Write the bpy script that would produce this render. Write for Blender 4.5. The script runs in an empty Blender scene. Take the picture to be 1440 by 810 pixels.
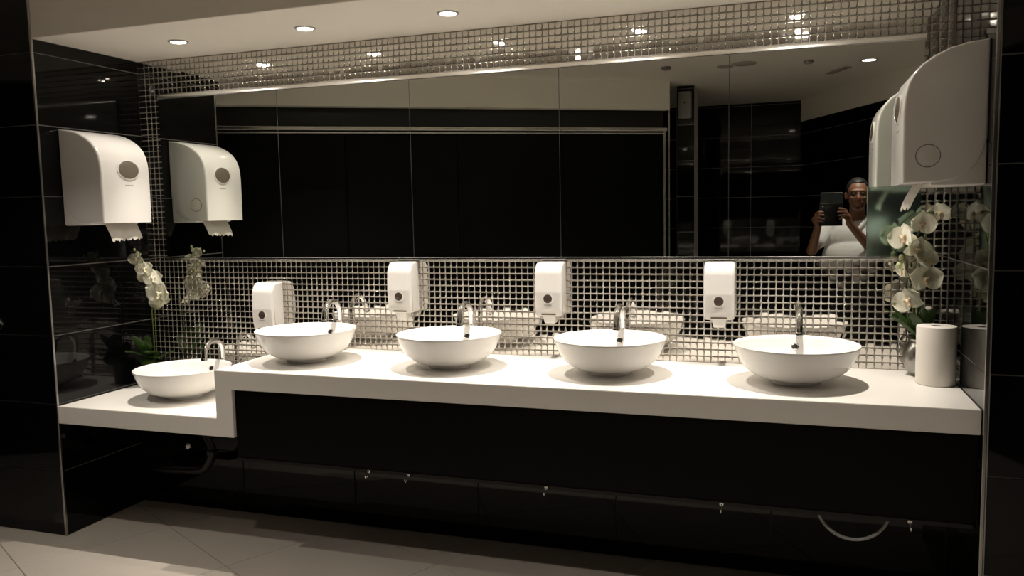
import bpy, bmesh, math, random
from mathutils import Vector, Matrix, Euler
R = math.radians
random.seed(7)
scene = bpy.context.scene
col = scene.collection

# ------------------------------------------------------------------ measures (metres)
W = 3.60            # niche width
D = 0.602           # niche depth (left pilaster, counter front)
DR = 0.638          # right pilaster front
ZS = 2.178          # soffit height
ZM = 2.45           # main ceiling height
ZC = 0.789          # high counter top
ZL = 0.591          # low counter top
CT = 0.077          # counter thickness
XS, TW = 0.845, 0.082
MX0, MX1, MZ0, MZ1 = 0.127, 3.503, 1.208, 1.992
MY = -0.020         # mirror face

# ------------------------------------------------------------------ camera
cam_d = bpy.data.cameras.new('camera')
cam = bpy.data.objects.new('camera', cam_d)
col.objects.link(cam)
cam_d.sensor_fit = 'HORIZONTAL'
cam_d.sensor_width = 36.0
cam_d.lens = 1141.05 / 1440 * 36.0
cam_d.clip_start = 0.02
def cam_axes(yaw, pitch, roll):
    y, p, r = R(yaw), R(pitch), R(roll)
    f = Vector((-math.sin(y)*math.cos(p), math.cos(y)*math.cos(p), math.sin(p)))
    rt = Vector((math.cos(y), math.sin(y), 0))
    up = rt.cross(f)
    return math.cos(r)*rt + math.sin(r)*up, -math.sin(r)*rt + math.cos(r)*up, f
cr, cu, cf = cam_axes(18.7275, -5.2786, -1.1485)
m = Matrix((cr, cu, -cf)).transposed().to_4x4()
m.translation = (3.0418, -3.2907, 1.4009)
cam.matrix_world = m
scene.camera = cam

# ------------------------------------------------------------------ world, exposure
world = bpy.data.worlds.new('world')
scene.world = world
world.use_nodes = True
bg = world.node_tree.nodes['Background']
bg.inputs[0].default_value = (1.0, 0.86, 0.7, 1)
bg.inputs[1].default_value = 0.01
vs = scene.view_settings
vs.view_transform = 'Standard'
vs.look = 'None'
vs.gamma = 1
vs.use_curve_mapping = False
vs.exposure = 0.0
cy = scene.cycles
cy.max_bounces = 10
cy.diffuse_bounces = 5
cy.glossy_bounces = 6
cy.caustics_reflective = True
cy.caustics_refractive = False
cy.blur_glossy = 0.6
cy.sample_clamp_indirect = 3.0

NICHE_W = 11.0      # wide spill of each soffit downlight
BEAM_W = 92.0       # its narrow main beam
ROOM_W = 60.0       # power of each lamp in the main ceiling
LAMP_COL = (1.0, 0.91, 0.805)
LAMP_X = [0.509, 1.150, 1.790, 2.430, 3.070]
LAMP_Y = -0.305
ROOM_LAMPS = [(3.593, -3.243), (1.75, -2.05), (0.2, -1.45), (3.10, -2.05)]

def spot(name, loc, power, size=118, blend=0.5, rad=0.011):
    l = bpy.data.lights.new(name, 'SPOT')
    l.energy = power
    l.color = LAMP_COL
    l.spot_size = R(size)
    l.spot_blend = blend
    l.shadow_soft_size = rad
    o = bpy.data.objects.new(name, l)
    o.location = loc
    col.objects.link(o)
    return o
for x in LAMP_X:
    spot('downlight_bulb', (x, LAMP_Y, ZS - 0.012), NICHE_W, 140, 0.6)
    spot('downlight_beam', (x, LAMP_Y, ZS - 0.012), BEAM_W, 56, 1.0)
for x, y in ROOM_LAMPS:
    spot('room_bulb', (x, y, ZM - 0.012), ROOM_W, 98, 0.6, 0.03)

# ------------------------------------------------------------------ materials
def mat(name, color=(.8, .8, .8), rough=.5, metal=0., spec=.5, coat=0., emit=None, es=0.,
        noise=None, bump=None, trans=0., sheen=0.):
    """noise=(scale, amount) varies the colour; bump=(scale, strength) fine relief."""
    mt = bpy.data.materials.new(name)
    mt.use_nodes = True
    nt = mt.node_tree
    b = nt.nodes['Principled BSDF']
    b.inputs['Base Color'].default_value = (*color, 1)
    b.inputs['Roughness'].default_value = rough
    b.inputs['Metallic'].default_value = metal
    b.inputs['Specular IOR Level'].default_value = spec
    b.inputs['Coat Weight'].default_value = coat
    b.inputs['Coat Roughness'].default_value = 0.03
    if trans:
        b.inputs['Subsurface Weight'].default_value = trans
        b.inputs['Subsurface Radius'].default_value = (.01, .008, .006)
    if emit:
        b.inputs['Emission Color'].default_value = (*emit, 1)
        b.inputs['Emission Strength'].default_value = es
    tc = nt.nodes.new('ShaderNodeTexCoord')
    if noise:
        n = nt.nodes.new('ShaderNodeTexNoise')
        n.inputs['Scale'].default_value = noise[0]
        n.inputs['Detail'].default_value = 5
        nt.links.new(tc.outputs['Object'], n.inputs['Vector'])
        mx = nt.nodes.new('ShaderNodeMix')
        mx.data_type = 'RGBA'
        a = noise[1]
        mx.inputs[6].default_value = (*[max(0, c*(1-a)) for c in color], 1)
        mx.inputs[7].default_value = (*[min(1, c*(1+a)) for c in color], 1)
        nt.links.new(n.outputs['Fac'], mx.inputs[0])
        nt.links.new(mx.outputs[2], b.inputs['Base Color'])
    if bump:
        n2 = nt.nodes.new('ShaderNodeTexNoise')
        n2.inputs['Scale'].default_value = bump[0]
        n2.inputs['Detail'].default_value = 3
        nt.links.new(tc.outputs['Object'], n2.inputs['Vector'])
        bp = nt.nodes.new('ShaderNodeBump')
        bp.inputs['Strength'].default_value = bump[1]
        bp.inputs['Distance'].default_value = 0.002
        nt.links.new(n2.outputs['Fac'], bp.inputs['Height'])
        nt.links.new(bp.outputs['Normal'], b.inputs['Normal'])
    return mt

M = {}
M['paint'] = mat('cream_paint', (.82, .775, .70), .75, noise=(3, .03), bump=(180, .08))
M['black_tile'] = mat('black_glazed_tile', (.0025, .0025, .0028), .04, spec=.30, noise=(4, .3))
M['grout'] = mat('grey_grout', (.50, .48, .46), .8, noise=(40, .12))
M['mosaic_grout'] = mat('pale_mosaic_grout', (.57, .535, .50), .75, noise=(60, .1), bump=(300, .2))
M['mosaic'] = mat('mirror_mosaic', (.63, .605, .565), .045, metal=1., noise=(2.5, .05), bump=(22, .05))
M['mirror'] = mat('mirror_glass', (.80, .82, .775), .004, metal=1.)
M['mirror_edge'] = mat('mirror_edge', (.20, .21, .20), .3)
M['trim'] = mat('polished_aluminium', (.80, .79, .77), .20, metal=1., bump=(90, .03))
M['corner'] = mat('dull_steel_edge', (.42, .41, .39), .25, metal=1., bump=(60, .05))
M['cap'] = mat('satin_aluminium', (.86, .84, .80), .24, metal=.85)
M['chrome'] = mat('chrome', (.82, .82, .82), .05, metal=1.)
M['counter'] = mat('cream_solid_surface', (.80, .775, .73), .34, noise=(160, .04))
M['ceramic'] = mat('white_ceramic', (.82, .805, .78), .09, spec=.5)
M['plastic'] = mat('white_plastic', (.80, .78, .75), .17, spec=.5, coat=.2)
M['plastic_matt'] = mat('white_plastic_matt', (.78, .75, .71), .35)
M['window_grey'] = mat('smoked_window', (.16, .135, .105), .22, coat=.3)
M['button'] = mat('dark_lens', (.055, .038, .032), .25, coat=.3)
M['print'] = mat('grey_print', (.30, .29, .28), .5)
M['seam'] = mat('dark_seam', (.05, .045, .04), .6)
M['paper'] = mat('white_paper', (.80, .76, .70), .9, bump=(260, .25))
M['dark'] = mat('dark_hole', (.01, .01, .01), .4)
M['black_panel'] = mat('black_panel', (.003, .003, .003), .40, spec=.10, noise=(6, .3), bump=(120, .03))
M['floor'] = mat('beige_stone_tile', (.44, .40, .35), .33, noise=(5, .07), bump=(90, .04))
M['floor_grout'] = mat('floor_grout', (.16, .145, .125), .85)
M['lamp'] = mat('lamp_lens', (.9, .9, .88), .3, emit=(1.0, .93, .82), es=60)
M['room_lamp'] = mat('room_lamp_lens', (.9, .9, .88), .3, emit=(1.0, .93, .82), es=22)
M['lamp_ring'] = mat('lamp_ring', (.62, .60, .56), .3, metal=.6)
M['petal'] = mat('cream_petal', (.94, .92, .80), .5, noise=(30, .08), bump=(60, .15))
M['lip'] = mat('pink_yellow_lip', (.72, .50, .30), .5, noise=(90, .5))
M['lip_pale'] = mat('pale_lip', (.85, .80, .55), .5)
M['stem'] = mat('green_stem', (.13, .16, .05), .5)
M['leaf'] = mat('dark_green_leaf', (.07, .13, .035), .35, noise=(14, .3), bump=(40, .1))
M['bud'] = mat('green_bud', (.45, .48, .25), .5)
M['vase'] = mat('hammered_metal_vase', (.30, .29, .27), .28, metal=1., bump=(70, .35))
M['pot'] = mat('dark_pot', (.02, .02, .02), .25)
M['moss'] = mat('moss', (.05, .05, .025), .9, bump=(80, .8))
M['green_glass'] = mat('frosted_green_glass', (.34, .47, .39), .085, metal=.95, noise=(2, .06))
M['skin'] = mat('brown_skin', (.20, .095, .055), .5, trans=.05, noise=(25, .08))
M['hair'] = mat('black_hair', (.012, .011, .010), .55, bump=(150, .5))
M['stubble'] = mat('dark_stubble', (.05, .028, .02), .8)
M['shirt'] = mat('white_shirt', (.74, .74, .72), .85, bump=(20, .3))
M['trousers'] = mat('dark_trousers', (.02, .02, .025), .85)
M['shoe'] = mat('black_shoe', (.012, .012, .012), .4)
M['glasses'] = mat('dark_metal_frame', (.10, .095, .09), .3, metal=.8)
M['tablet'] = mat('black_tablet', (.008, .008, .009), .18)
M['tablet_flap'] = mat('dark_slate_cover', (.008, .012, .012), .5)
M['eye'] = mat('eye_white', (.07, .06, .05), .5)
M['grey_box'] = mat('grey_plastic_box', (.22, .215, .20), .5)
M['vent'] = mat('ceiling_vent_grey', (.40, .37, .32), .6)
M['hose'] = mat('grey_hose', (.30, .30, .29), .35)
M['pipe'] = mat('dull_pipe', (.012, .012, .012), .3)

# ------------------------------------------------------------------ builders
def link(o, parent=None):
    col.objects.link(o)
    if parent is not None:
        o.parent = parent
    return o

def tag(o, label=None, cat=None, group=None, kind=None):
    if label: o['label'] = label
    if cat: o['category'] = cat
    if group: o['group'] = group
    if kind: o['kind'] = kind
    return o

def mesh_of(bm, name, m, smooth=None):
    bmesh.ops.recalc_face_normals(bm, faces=bm.faces[:])
    me = bpy.data.meshes.new(name)
    bm.to_mesh(me); bm.free()
    if m is not None:
        me.materials.append(m)
    if smooth is not None:
        for p in me.polygons: p.use_smooth = True
        if smooth < 179:
            me.set_sharp_from_angle(angle=R(smooth))
    return me

def obj(name, bm, m, parent=None, loc=(0, 0, 0), rot=(0, 0, 0), smooth=None):
    me = bm if isinstance(bm, bpy.types.Mesh) else mesh_of(bm, name, m, smooth)
    o = bpy.data.objects.new(name, me)
    o.location = loc; o.rotation_euler = rot
    return link(o, parent)

def empty(name, loc=(0, 0, 0), rz=0., label=None, cat=None, group=None):
    o = bpy.data.objects.new(name, None)
    o.empty_display_size = .05
    o.location = loc; o.rotation_euler = (0, 0, rz)
    link(o)
    return tag(o, label, cat, group)

def add_box(bm, x0, x1, y0, y1, z0, z1, bev=0., seg=1, mtx=None):
    t = bmesh.new()
    bmesh.ops.create_cube(t, size=1)
    for v in t.verts:
        v.co = Vector((x0 + (v.co.x+.5)*(x1-x0), y0 + (v.co.y+.5)*(y1-y0), z0 + (v.co.z+.5)*(z1-z0)))
    if bev:
        bmesh.ops.bevel(t, geom=t.edges[:], offset=bev, segments=seg, affect='EDGES', profile=.5)
    if mtx is not None: bmesh.ops.transform(t, matrix=mtx, verts=t.verts)
    merge(bm, t)
    return bm

def merge(bm, t):
    me = bpy.data.meshes.new('tmp')
    t.to_mesh(me); t.free()
    bm.from_mesh(me)
    bpy.data.meshes.remove(me)

def box(*a, **k):
    return add_box(bmesh.new(), *a, **k)

def add_lathe(bm, prof, n=32, mtx=None, close=False):
    """prof = [(r, z)...]; revolved about z."""
    t = bmesh.new()
    rings = []
    for r, z in prof:
        if r < 1e-6:
            rings.append([t.verts.new((0, 0, z))])
        else:
            rings.append([t.verts.new((r*math.cos(2*math.pi*k/n), r*math.sin(2*math.pi*k/n), z)) for k in range(n)])
    pairs = list(zip(rings, rings[1:])) + ([(rings[-1], rings[0])] if close else [])
    for a, b in pairs:
        for k in range(n):
            k2 = (k+1) % n
            if len(a) == 1 and len(b) == 1: continue
            if len(a) == 1: t.faces.new((a[0], b[k], b[k2]))
            elif len(b) == 1: t.faces.new((a[k], b[0], a[k2]))
            else: t.faces.new((a[k], b[k], b[k2], a[k2]))
    if mtx is not None: bmesh.ops.transform(t, matrix=mtx, verts=t.verts)
    merge(bm, t)
    return bm

def lathe(prof, n=32, mtx=None, close=False):
    return add_lathe(bmesh.new(), prof, n, mtx, close)

def add_tube(bm, pts, rad, n=10, caps=True):
    """pts list of points, rad one radius or one per point."""
    pts = [Vector(p) for p in pts]
    rr = rad if isinstance(rad, (list, tuple)) else [rad]*len(pts)
    t = bmesh.new()
    rings = []
    nrm = None
    for i, p in enumerate(pts):
        d = (pts[min(i+1, len(pts)-1)] - pts[max(i-1, 0)]).normalized()
        if nrm is None:
            nrm = d.orthogonal().normalized()
        nrm = (nrm - d*nrm.dot(d)).normalized()
        b = d.cross(nrm)
        rings.append([t.verts.new(p + (nrm*math.cos(2*math.pi*k/n) + b*math.sin(2*math.pi*k/n))*rr[i]) for k in range(n)])
    for a, b in zip(rings, rings[1:]):
        for k in range(n):
            t.faces.new((a[k], a[(k+1) % n], b[(k+1) % n], b[k]))
    if caps:
        t.faces.new(rings[0][::-1]); t.faces.new(rings[-1])
    merge(bm, t)
    return bm

def tube(*a, **k):
    return add_tube(bmesh.new(), *a, **k)

def smooth_path(pts, k=8):
    """Catmull-Rom through the points."""
    P = [Vector(p) for p in pts]
    P = [P[0]*2-P[1]] + P + [P[-1]*2-P[-2]]
    out = []
    for i in range(1, len(P)-2):
        for s in range(k):
            t = s/k
            a, b, c, d = P[i-1], P[i], P[i+1], P[i+2]
            out.append(.5*((2*b) + (c-a)*t + (2*a-5*b+4*c-d)*t*t + (3*b-a-3*c+d)*t**3))
    out.append(P[-2])
    return out

def prism(poly, h0, h1, bev=0., seg=2, smooth_bev=True):
    """poly in (u, v) extruded along the third axis from h0 to h1, both rims bevelled. Local axes x=u, y=extrusion, z=v."""
    bm = bmesh.new()
    a = [bm.verts.new((u, h0, v)) for u, v in poly]
    b = [bm.verts.new((u, h1, v)) for u, v in poly]
    bm.faces.new(a); bm.faces.new(b[::-1])
    n = len(poly)
    for i in range(n):
        bm.faces.new((a[i], a[(i+1) % n], b[(i+1) % n], b[i]))
    bmesh.ops.recalc_face_normals(bm, faces=bm.faces[:])
    if bev:
        ed = [e for e in bm.edges if abs(e.verts[0].co.y - e.verts[1].co.y) < 1e-6]
        bmesh.ops.bevel(bm, geom=ed, offset=bev, segments=seg, affect='EDGES', profile=.5)
    return bm

# ------------------------------------------------------------------ tiles on a plane
_tile_cache = {}
def tile_mesh(w, h, m, name='tile', t=.005, gap=.0038, bev=.0008):
    key = (round(w, 4), round(h, 4), m.name)
    if key not in _tile_cache:
        bm = box(gap/2, w-gap/2, -t, t*.2-.004, gap/2, h-gap/2)
        e = [e for e in bm.edges if all(v.co.y < -t*.9 for v in e.verts)]
        bmesh.ops.bevel(bm, geom=e, offset=bev, segments=1, affect='EDGES')
        _tile_cache[key] = mesh_of(bm, name, m)
    return _tile_cache[key]

SEAMS = [0.0] + [.2945 + .3045*k for k in range(8)]     # tile courses shared by every black wall
def tile_face(parent, origin, ang, length, z0, z1, step=.6045, start=0., m=None, name='tile'):
    """black tiles on a vertical face; local x runs along `ang`, the face looks along local -y."""
    m = m or M['black_tile']
    zs = [z for z in SEAMS if z0 < z < z1]
    zs = [z0] + zs + [z1]
    xs = [0.0]
    x = start if start > 0 else step
    while x < length - .02:
        xs.append(x); x += step
    xs.append(length)
    dx, dy = math.cos(ang), math.sin(ang)
    for za, zb in zip(zs, zs[1:]):
        if zb - za < .012: continue
        for xa, xb in zip(xs, xs[1:]):
            o = bpy.data.objects.new(name, tile_mesh(xb-xa, zb-za, m))
            o.location = (origin[0]+dx*xa, origin[1]+dy*xa, za)
            o.rotation_euler = (0, 0, ang)
            link(o, parent)

# ------------------------------------------------------------------ the setting
T = .005
# floor: grout bed with 0.605 m tiles laid askew to the niche
floor = tag(obj('floor', box(-2.9, 5.9, -6.2, .1, -.08, -.003), M['floor_grout']), kind='structure')
FA = R(-28)
fu = Vector((math.cos(FA), math.sin(FA), 0)); fv = Vector((-math.sin(FA), math.cos(FA), 0))
fbm = box(.0015, .6035, .0015, .6035, -.02, 0)
e = [e for e in fbm.edges if all(v.co.z > -.001 for v in e.verts)]
bmesh.ops.bevel(fbm, geom=e, offset=.001, segments=1, affect='EDGES')
fme = mesh_of(fbm, 'floor_tile', M['floor'])
for i in range(-8, 14):
    for j in range(-12, 9):
        p = fu*(.507 + .605*i) + fv*(-.163 + .605*j)
        c = p + fu*.3 + fv*.3
        if not (-1.3 < c.x < 4.9 and -4.6 < c.y < .36): continue
        o = obj('floor_tile', fme, None, floor, (p.x, p.y, 0), (0, 0, FA))

# ceiling with the dropped soffit over the counter
ceil = tag(obj('ceiling', box(-2.9, 5.9, -6.2, .12, ZM, ZM+.08), M['paint']), kind='structure')
obj('soffit', box(.0, W, -.600, .1, ZS, ZM, bev=.003), M['paint'], ceil)

# left pilaster and return wall
wl = tag(obj('wall_left', box(-2.8, -T, -D+T, .1, 0, ZM), M['grout']), kind='structure')
tile_face(wl, (0-T, -D+T), math.pi/2, D-T-.004, 0, ZS, step=2, )
tile_face(wl, (-2.8, -D+T), 0, 2.8-.004, 0, ZM, step=.6045, start=(2.8-.004) % .6045)
# right pilaster and return wall
wr = tag(obj('wall_right', box(W+T, 5.9, -DR+T, .1, 0, ZM), M['grout']), kind='structure')
tile_face(wr, (W+T, -.004), -math.pi/2, DR-T-.004, 0, ZS, step=2)
tile_face(wr, (W+T+.004, -DR+T), 0, 2.2, 0, ZM, step=.6045)
# metal corner trims
def corner_trim(x, y, sx):
    bm = box(x-.005, x+.005, y-.003, y+.008, 0, ZM, bev=.0015)
    return tag(obj('trim_1' if sx < 0 else 'trim_2', bm, M['corner']), kind='structure')
corner_trim(-.001, -D-.001, -1)
corner_trim(W+.001, -DR-.001, 1)

# back wall: grout bed, mosaic above, black lining below the counter
wb = tag(obj('wall_back', box(-T, W+T, 0, .1, 0, ZM), M['mosaic_grout']), kind='structure')
lower = obj('lower_lining', box(.001, W-.001, -.128, -.001, 0, ZL-CT-.004), M['dark'], wb)
lower2 = obj('lower_lining', box(XS+TW+.002, W-.001, -.128, -.001, ZL-CT-.004, ZC-CT-.003), M['black_panel'], wb)
zz = [0, .2945, ZL-CT-.004]
for za, zb in zip(zz, zz[1:]):
    for k in range(6):
        o = bpy.data.objects.new('tile', tile_mesh(.5985, zb-za, M['black_tile']))
        o.location = (.003 + .599*k, -.128, za)
        link(o, wb)

PITCH = .0272
def mosaic_cells():
    k0 = int(-2.707/PITCH)-1
    for i in range(k0, 40):
        x0 = 2.707 + PITCH*i; x1 = x0 + PITCH
        x0, x1 = max(x0, .001), min(x1, W-.001)
        if x1 - x0 < .008: continue
        for j in range(-40, 40):
            z1 = 1.196 + PITCH*(j+1); z0 = z1 - PITCH
            lo = (ZL if x1 < XS+.01 else ZC) + .0005
            z0, z1 = max(z0, lo), min(z1, ZS-.001)
            if z1 - z0 < .007: continue
            if x0 > MX0+.02 and x1 < MX1-.02 and z0 > MZ0+.012 and z1 < MZ1-.012: continue
            yield x0, x1, z0, z1
GAP = .0030
def tile_geo(w, h):
    """a small glass tile: four sides, two rounded-off facets and the face."""
    hw, hh = w/2 - GAP/2, h/2 - GAP/2
    v = []
    for ins, y in ((0, .001), (0, -.0032), (.0004, -.0040), (.0011, -.0045), (.0020, -.0047), (.0023, -.0047)):
        ix, iz = hw - ins, hh - ins
        v += [(-ix, y, -iz), (ix, y, -iz), (ix, y, iz), (-ix, y, iz)]
    f = []
    for r in (0, 4, 8, 12, 16):
        for k in range(4):
            f.append((r+k, r+(k+1) % 4, r+4+(k+1) % 4, r+4+k))
    f.append((20, 21, 22, 23))
    return v, f
cells = list(mosaic_cells())
camp = cam.matrix_world.translation
def seen(c):
    p = Vector(((c[0]+c[1])/2, 0, (c[2]+c[3])/2)); d = p - camp
    full = (c[1]-c[0]) > .026 and (c[3]-c[2]) > .026
    hid = (MX0 < p.x < MX1 and MZ0 < p.z < MZ1)
    s = d.dot(cf); u = 720 + 1141*d.dot(cr)/s; v = 405 - 1141*d.dot(cu)/s
    out = not (5 < u < 1340 and 4 < v < 805)
    # behind the basins, dispensers and right-hand towel unit
    cover = any((u-a)**2/rx**2 + (v-b)**2/ry**2 < 1 for a, b, rx, ry in
                ((1121, 500, 92, 42), (858, 490, 80, 38), (1011, 415, 24, 48), (774, 412, 24, 46), (1325, 150, 70, 110), (1330, 510, 45, 60)))
    return (-d.y/d.length**3) * (0 if (hid or out or cover or not full) else 1)
cells.sort(key=seen, reverse=True)
rnd = random.Random(3)
v0, f0 = tile_geo(PITCH, PITCH)
me = bpy.data.meshes.new('mosaic_tile'); me.from_pydata(v0, [], [t[::-1] for t in f0]); me.materials.append(M['mosaic'])
bmx = bmesh.new(); bmx.from_mesh(me); bmesh.ops.recalc_face_normals(bmx, faces=bmx.faces[:]); bmx.to_mesh(me); bmx.free()
for p in me.polygons: p.use_smooth = True
TILT = .40
for c in cells[:300]:
    o = bpy.data.objects.new('mosaic_tile', me)
    o.location = ((c[0]+c[1])/2, 0, (c[2]+c[3])/2)
    o.rotation_euler = (R(rnd.gauss(0, TILT)), 0, R(rnd.gauss(0, TILT)))
    link(o, wb)
vv, ff = [], []
for c in cells[300:]:
    v, f = tile_geo(c[1]-c[0], c[3]-c[2])
    rm = Euler((R(rnd.gauss(0, TILT)), 0, R(rnd.gauss(0, TILT)))).to_matrix()
    n = len(vv)
    for p in v:
        q = rm @ Vector(p)
        vv.append((q.x+(c[0]+c[1])/2, q.y, q.z+(c[2]+c[3])/2))
    ff += [tuple(n+i for i in t) for t in f]
bmx = bmesh.new()
me2 = bpy.data.meshes.new('mosaic_field'); me2.from_pydata(vv, [], ff)
bmx.from_mesh(me2)
field = obj('mosaic_field', bmx, M['mosaic'], wb, smooth=179)
field['kind'] = 'stuff'

# the far side of the washroom, seen in the mirror (walls stand askew to the niche)
A0, A1 = Vector((-2.30, -.842)), Vector((2.125, -3.573))
AA = math.atan2(A1.y-A0.y, A1.x-A0.x)
LA = (A1-A0).length
wa = tag(obj('wall_opposite', box(0, LA, -.10, 0, 2.222, ZM), M['paint'], None, (A0.x, A0.y, 0), (0, 0, AA)), kind='structure')
obj('recess_shade', box(0, LA, -.22, -.13, 0, 2.40), M['dark'], wa)  # near-black slab, puts the shade of the gap above the rail into colour
obj('head_rail', box(0, LA, -.075, -.045, 2.050, 2.078, bev=.004), M['trim'], wa)
obj('lower_rail', box(0, LA-.03, -.068, -.05, 2.026, 2.038, bev=.002), M['trim'], wa)
obj('end_post', box(LA-.035, LA-.012, -.075, -.05, 0, 2.05, bev=.003), M['trim'], wa)
obj('end_post', box(LA+.012, LA+.024, -.075, -.05, 0, 2.24, bev=.003), M['trim'], wa)
for k in range(6):
    w = (LA-.04)/6
    obj('panel', box(k*w+.002, (k+1)*w-.002, -.09, -.06, .02, 2.026, bev=.002), M['black_panel'], wa)
# black pier beyond the cubicles, up to the ceiling
PA = AA
pc = Vector((2.215, -3.90))
pier = tag(obj('wall_pier', box(-.075, .075, -.30, .0, 0, ZM-.003), M['grout'], None, (pc.x, pc.y, 0), (0, 0, 0)), kind='structure')
for za, zb in zip(SEAMS, SEAMS[1:] + [ZM]):
    if zb - za > .02:
        o = bpy.data.objects.new('tile', tile_mesh(.15, zb-za, M['black_tile']))
        o.location = (.075, 0, za); o.rotation_euler = (0, 0, math.pi)
        link(o, pier)
bm = box(-.055, .055, 0, .07, 2.17, 2.395, bev=.012, seg=2)
gb = tag(obj('wall_speaker', bm, M['grey_box'], None, (pc.x, pc.y+.006, 0), (0, 0, 0), smooth=40),
         'small grey box high on the black pier, seen in the mirror under the ceiling', 'box')
obj('indicator', lathe([(0, 0), (.008, 0), (.008, .003), (0, .003)], 12, Matrix.Translation((0, .07, 2.30)) @ Matrix.Rotation(-math.pi/2, 4, 'X')), M['dark'], gb)
# back of the room
wf = tag(obj('wall_rear', box(.6, 3.40, -5.50, -5.375, 0, ZM), M['grout']), kind='structure')
tile_face(wf, (3.30, -5.375), math.pi, 2.6, 0, ZM, step=.6045)
# side wall behind the photographer with a cream bulkhead along its top
C0 = Vector((3.168, -5.372)); CA = math.atan2(1.726, .756)
LC = 5.35
ws = tag(obj('wall_side', box(0, LC, -.15, -T, 0, 2.243), M['grout'], None, (C0.x, C0.y, 0), (0, 0, CA)), kind='structure')
tile_face(ws, (0, 0), 0, 3.6, 0, 2.243, step=.6045)
for ch in ws.children:
    ch.location.y += 0
    # face must look to local +y: turn the tiles round
    w_ = ch.data.vertices and max(v.co.x for v in ch.data.vertices)
    ch.rotation_euler = (0, 0, math.pi); ch.location.x += w_ + .0016; ch.location.y = -T
obj('bulkhead', box(0, LC, -.15, .004, 2.243, ZM), M['paint'], ws)
wz = tag(obj('wall_corner', box(-2.9, -2.8, -.95, -.55, 0, ZM), M['black_panel']), kind='structure')

# ------------------------------------------------------------------ downlights
def downlight(x, y, z, m, r, label, group):
    t = empty('ceiling_downlight', (x, y, z), 0, label, 'light', group)
    obj('trim_ring', lathe([(r*1.42, 0), (r*1.40, -.003), (r*1.15, -.006), (r*1.02, -.004), (r*1.0, 0)], 32), M['lamp_ring'], t, smooth=40)
    obj('lens', lathe([(r, -.001), (r*.9, -.0035), (0, -.004)], 24), m, t, smooth=40)
    return t
names = ['leftmost', 'second from the left', 'third from the left', 'fourth from the left', 'rightmost']
wh = ['beside the black left wall, farthest left in the soffit', 'second from the left end of the soffit',
      'third from the left end of the soffit, above the middle basin', 'fourth along the soffit, above the second basin from the right',
      'at the right end of the soffit, above the rightmost basin']
for x, w_ in zip(LAMP_X, wh):
    downlight(x, LAMP_Y, ZS, M['lamp'], .031, 'round recessed downlight ' + w_, 'downlights along the soffit')
wh2 = ['over the man, seen lit in the mirror', 'in the main ceiling facing the middle basins', 'in the main ceiling near the left pilaster', 'in the main ceiling facing the rightmost basin']
for (x, y), w_ in zip(ROOM_LAMPS, wh2):
    downlight(x, y, ZM, M['room_lamp'], .045, 'round ceiling lamp ' + w_, 'lamps in the main ceiling')
for (x, y, r), l in zip([(2.601, -3.06, .06), (2.741, -3.0, .085)], ['smaller round grey ceiling vent reflected in the mirror', 'larger round grey ceiling vent reflected in the mirror']):
    t = empty('ceiling_vent', (x, y, ZM), 0, l, 'vent', 'round vents in the ceiling')
    obj('rim', lathe([(r, 0), (r, -.006), (r*.88, -.010), (r*.85, -.002)], 32), M['vent'], t, smooth=40)
    for k in (.72, .5, .28):
        obj('ring', lathe([(r*k, -.002), (r*(k+.1), -.007), (r*(k+.02), -.009), (r*k, -.002)], 24), M['vent'], t, smooth=40)
    obj('backing', lathe([(r*.86, -.001), (0, -.001)], 24), M['grey_box'], t)
bm = box(-.15, .15, -.03, .03, -.008, 0, bev=.003)
t = tag(obj('slot_vent', bm, M['vent'], None, (3.41, -3.62, ZM), (0, 0, CA)), 'long narrow ceiling vent reflected in the mirror over the man', 'vent')
for k in (-.012, .012):
    obj('slot', box(-.14, .14, k-.005, k+.005, -.0095, -.0075), M['grey_box'], t)
for (x, y), l in zip([(2.19, -2.90), (3.18, -3.08)], ['dark smoke detector on the ceiling, reflected left of the round vents', 'small grey sensor on the ceiling, reflected right of the round vents']):
    d = obj('smoke_detector', lathe([(.034, 0), (.034, -.012), (.025, -.024), (0, -.026)], 20), M['grey_box'] if x < 3 else M['vent'], None, (x, y, ZM), smooth=40)
    tag(d, l, 'detector')
    obj('grille', lathe([(.036, -.010), (.037, -.012), (.036, -.014)], 20), M['dark'], d)

# ------------------------------------------------------------------ mirror
mir = empty('wall_mirror', (0, 0, 0), 0, 'long frameless wall mirror of five panels above the mosaic splashback', 'mirror')
pw = (MX1 - MX0)/5
for k in range(5):
    x0, x1 = MX0 + k*pw + .0013, MX0 + (k+1)*pw - .0013
    bm = box(x0, x1, MY, -.0145, MZ0, MZ1)
    for f in bm.faces: f.material_index = 0 if f.normal.y < -.5 else 1
    o = obj('mirror_panel', bm, M['mirror'], mir)
    o.data.materials.append(M['mirror_edge'])
    for p in o.data.polygons:
        p.material_index = 0 if p.normal.y < -.5 else 1
obj('backing_board', box(MX0+.004, MX1-.004, -.014, -.0048, MZ0+.004, MZ1-.002), M['mirror_edge'], mir)
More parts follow.
